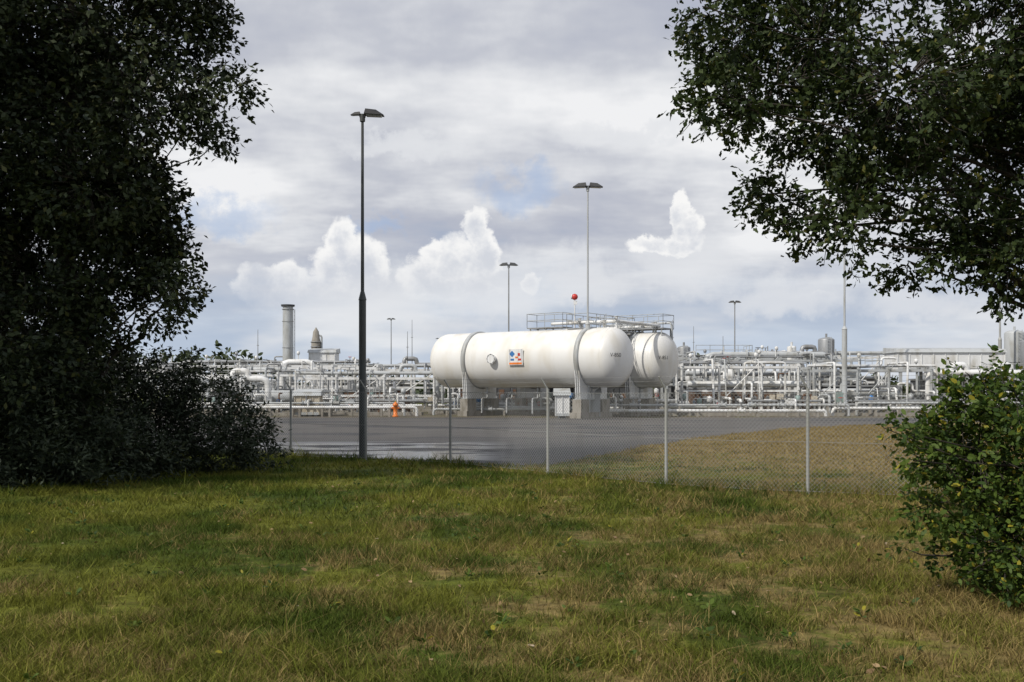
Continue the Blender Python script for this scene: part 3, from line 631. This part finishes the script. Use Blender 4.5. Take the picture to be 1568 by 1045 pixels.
def vm(op,a,b_=None,c=None):
    n=nt.nodes.new('ShaderNodeVectorMath'); n.operation=op
    for i,x in enumerate((a,b_,c)):
        if x is None: continue
        if isinstance(x,tuple): n.inputs[i].default_value=x
        else: nt.links.new(x,n.inputs[i])
    return n.outputs['Value'] if op=='LENGTH' else n.outputs[0]
aY=m_('MAXIMUM',m_('ABSOLUTE',Y),.05); u=m_('DIVIDE',X,aY); v=m_('DIVIDE',Z,aY)
wn=nt.nodes.new('ShaderNodeTexNoise'); wn.inputs['Scale'].default_value=17; wn.inputs['Detail'].default_value=6; wn.inputs['Roughness'].default_value=.62
uv=comb(u,v,5.5); nt.links.new(uv,wn.inputs['Vector']); s3=nt.nodes.new('ShaderNodeSeparateColor'); nt.links.new(wn.outputs['Color'],s3.inputs[0])
Zp=m_('MAXIMUM',Z,0.0); den=m_('ADD',Zp,.16); px=m_('DIVIDE',X,den); py=m_('DIVIDE',Y,den)
n1=noi(nt,comb(m_('MULTIPLY',px,.8),py,14.7),1.15,5,.58)
n1=m_('ADD',n1,m_('MULTIPLY',m_('SUBTRACT',s3.outputs[2],.5),.12))
def sc(col,s): return vm('MULTIPLY',col,(s,s,s))
ramp=nt.nodes.new('ShaderNodeValToRGB'); nt.links.new(n1,ramp.inputs[0]); cr=ramp.color_ramp
cr.elements[0].position=.34; cr.elements[0].color=(.37,.42,.53,1); cr.elements[1].position=.64; cr.elements[1].color=(.83,.835,.85,1)
for p,c in ((.42,(.44,.465,.545,1)),(.49,(.52,.54,.60,1)),(.56,(.67,.685,.72,1))):
    e_=cr.elements.new(p); e_.color=c
base=sc(ramp.outputs[0],10.0)
def blobs(bl,amp):
    P=vm('MULTIPLY_ADD',wn.outputs['Color'],(amp,amp,0),uv)
    acc=None
    for a,b_,rx,ry in bl:
        a=(a-784)/F; b_=(597-b_)/F; rx/=F; ry/=F
        q=vm('LENGTH',vm('MULTIPLY_ADD',P,(1/rx,1/ry,0),(-(a+amp*.5)/rx,-(b_+amp*.5)/ry,0)))
        acc=q if acc is None else m_('MINIMUM',acc,q)
    return m_('SUBTRACT',1.0,m_('MULTIPLY',acc,acc))
hz=sstep(nt,v,.18,.02); hn=noi(nt,comb(m_('MULTIPLY',u,2.4),m_('MULTIPLY',v,9),1.3),1.8,4,.55)
hcol=mix(nt,sstep(nt,hn,.40,.60),(4.4,5.3,6.6),(7.0,7.3,7.7))
base=mix(nt,m_('MULTIPLY',hz,.85),base,hcol)
gap_=sstep(nt,blobs([(800,290,90,40),(330,330,120,36),(590,345,70,26)],.13),0,1.3)
base=mix(nt,m_('MULTIPLY',gap_,.6),base,mix(nt,.8,sky.outputs[0],(3.4,4.7,7.2)))
soft=sstep(nt,blobs([(560,450,190,70),(740,440,130,80),(900,425,80,40),(1200,450,130,50),(1060,400,100,60),(1400,460,120,44),(960,205,150,22),(620,225,140,22)],.10),0,1.0)
base=mix(nt,m_('MULTIPLY',soft,.72),base,(7.2,7.35,7.65))
acc=blobs([(395,432,36,34),(440,430,36,28),(505,408,36,40),(530,372,28,42),(560,405,36,50),(645,420,46,34),(668,392,28,24),(700,402,44,42),(730,350,26,34),(744,384,24,40),(690,442,80,26),(1038,320,16,26),(1054,345,28,26),(1000,375,40,16),(1045,370,42,20),(470,446,100,26),(1240,466,46,20),(810,432,26,24)],.058)
cm=sstep(nt,acc,-.05,.5)
shade=sstep(nt,m_('ADD',s3.outputs[2],m_('ADD',m_('MULTIPLY',m_('SUBTRACT',v,.12),2.2),m_('MULTIPLY',acc,-.15))),.30,.56)
ccol=mix(nt,shade,(6.2,6.45,7.0),(9.1,9.05,8.95))
base=mix(nt,m_('MULTIPLY',cm,m_('MULTIPLY',sstep(nt,v,.07,.145),.95)),base,ccol)
nt.links.new(base,bg.inputs[0])
# ------------------------------------------------------------------ camera
cd=bpy.data.cameras.new('camera'); co=bpy.data.objects.new('camera',cd); scene.collection.objects.link(co)
co.location=(0,0,EYE); co.rotation_euler=(math.pi/2,0,0); cd.lens=35; cd.sensor_width=36; cd.shift_y=.0475; cd.clip_end=6000; scene.camera=co
scene.view_settings.view_transform='Standard'; scene.view_settings.look='None'; scene.view_settings.exposure=0
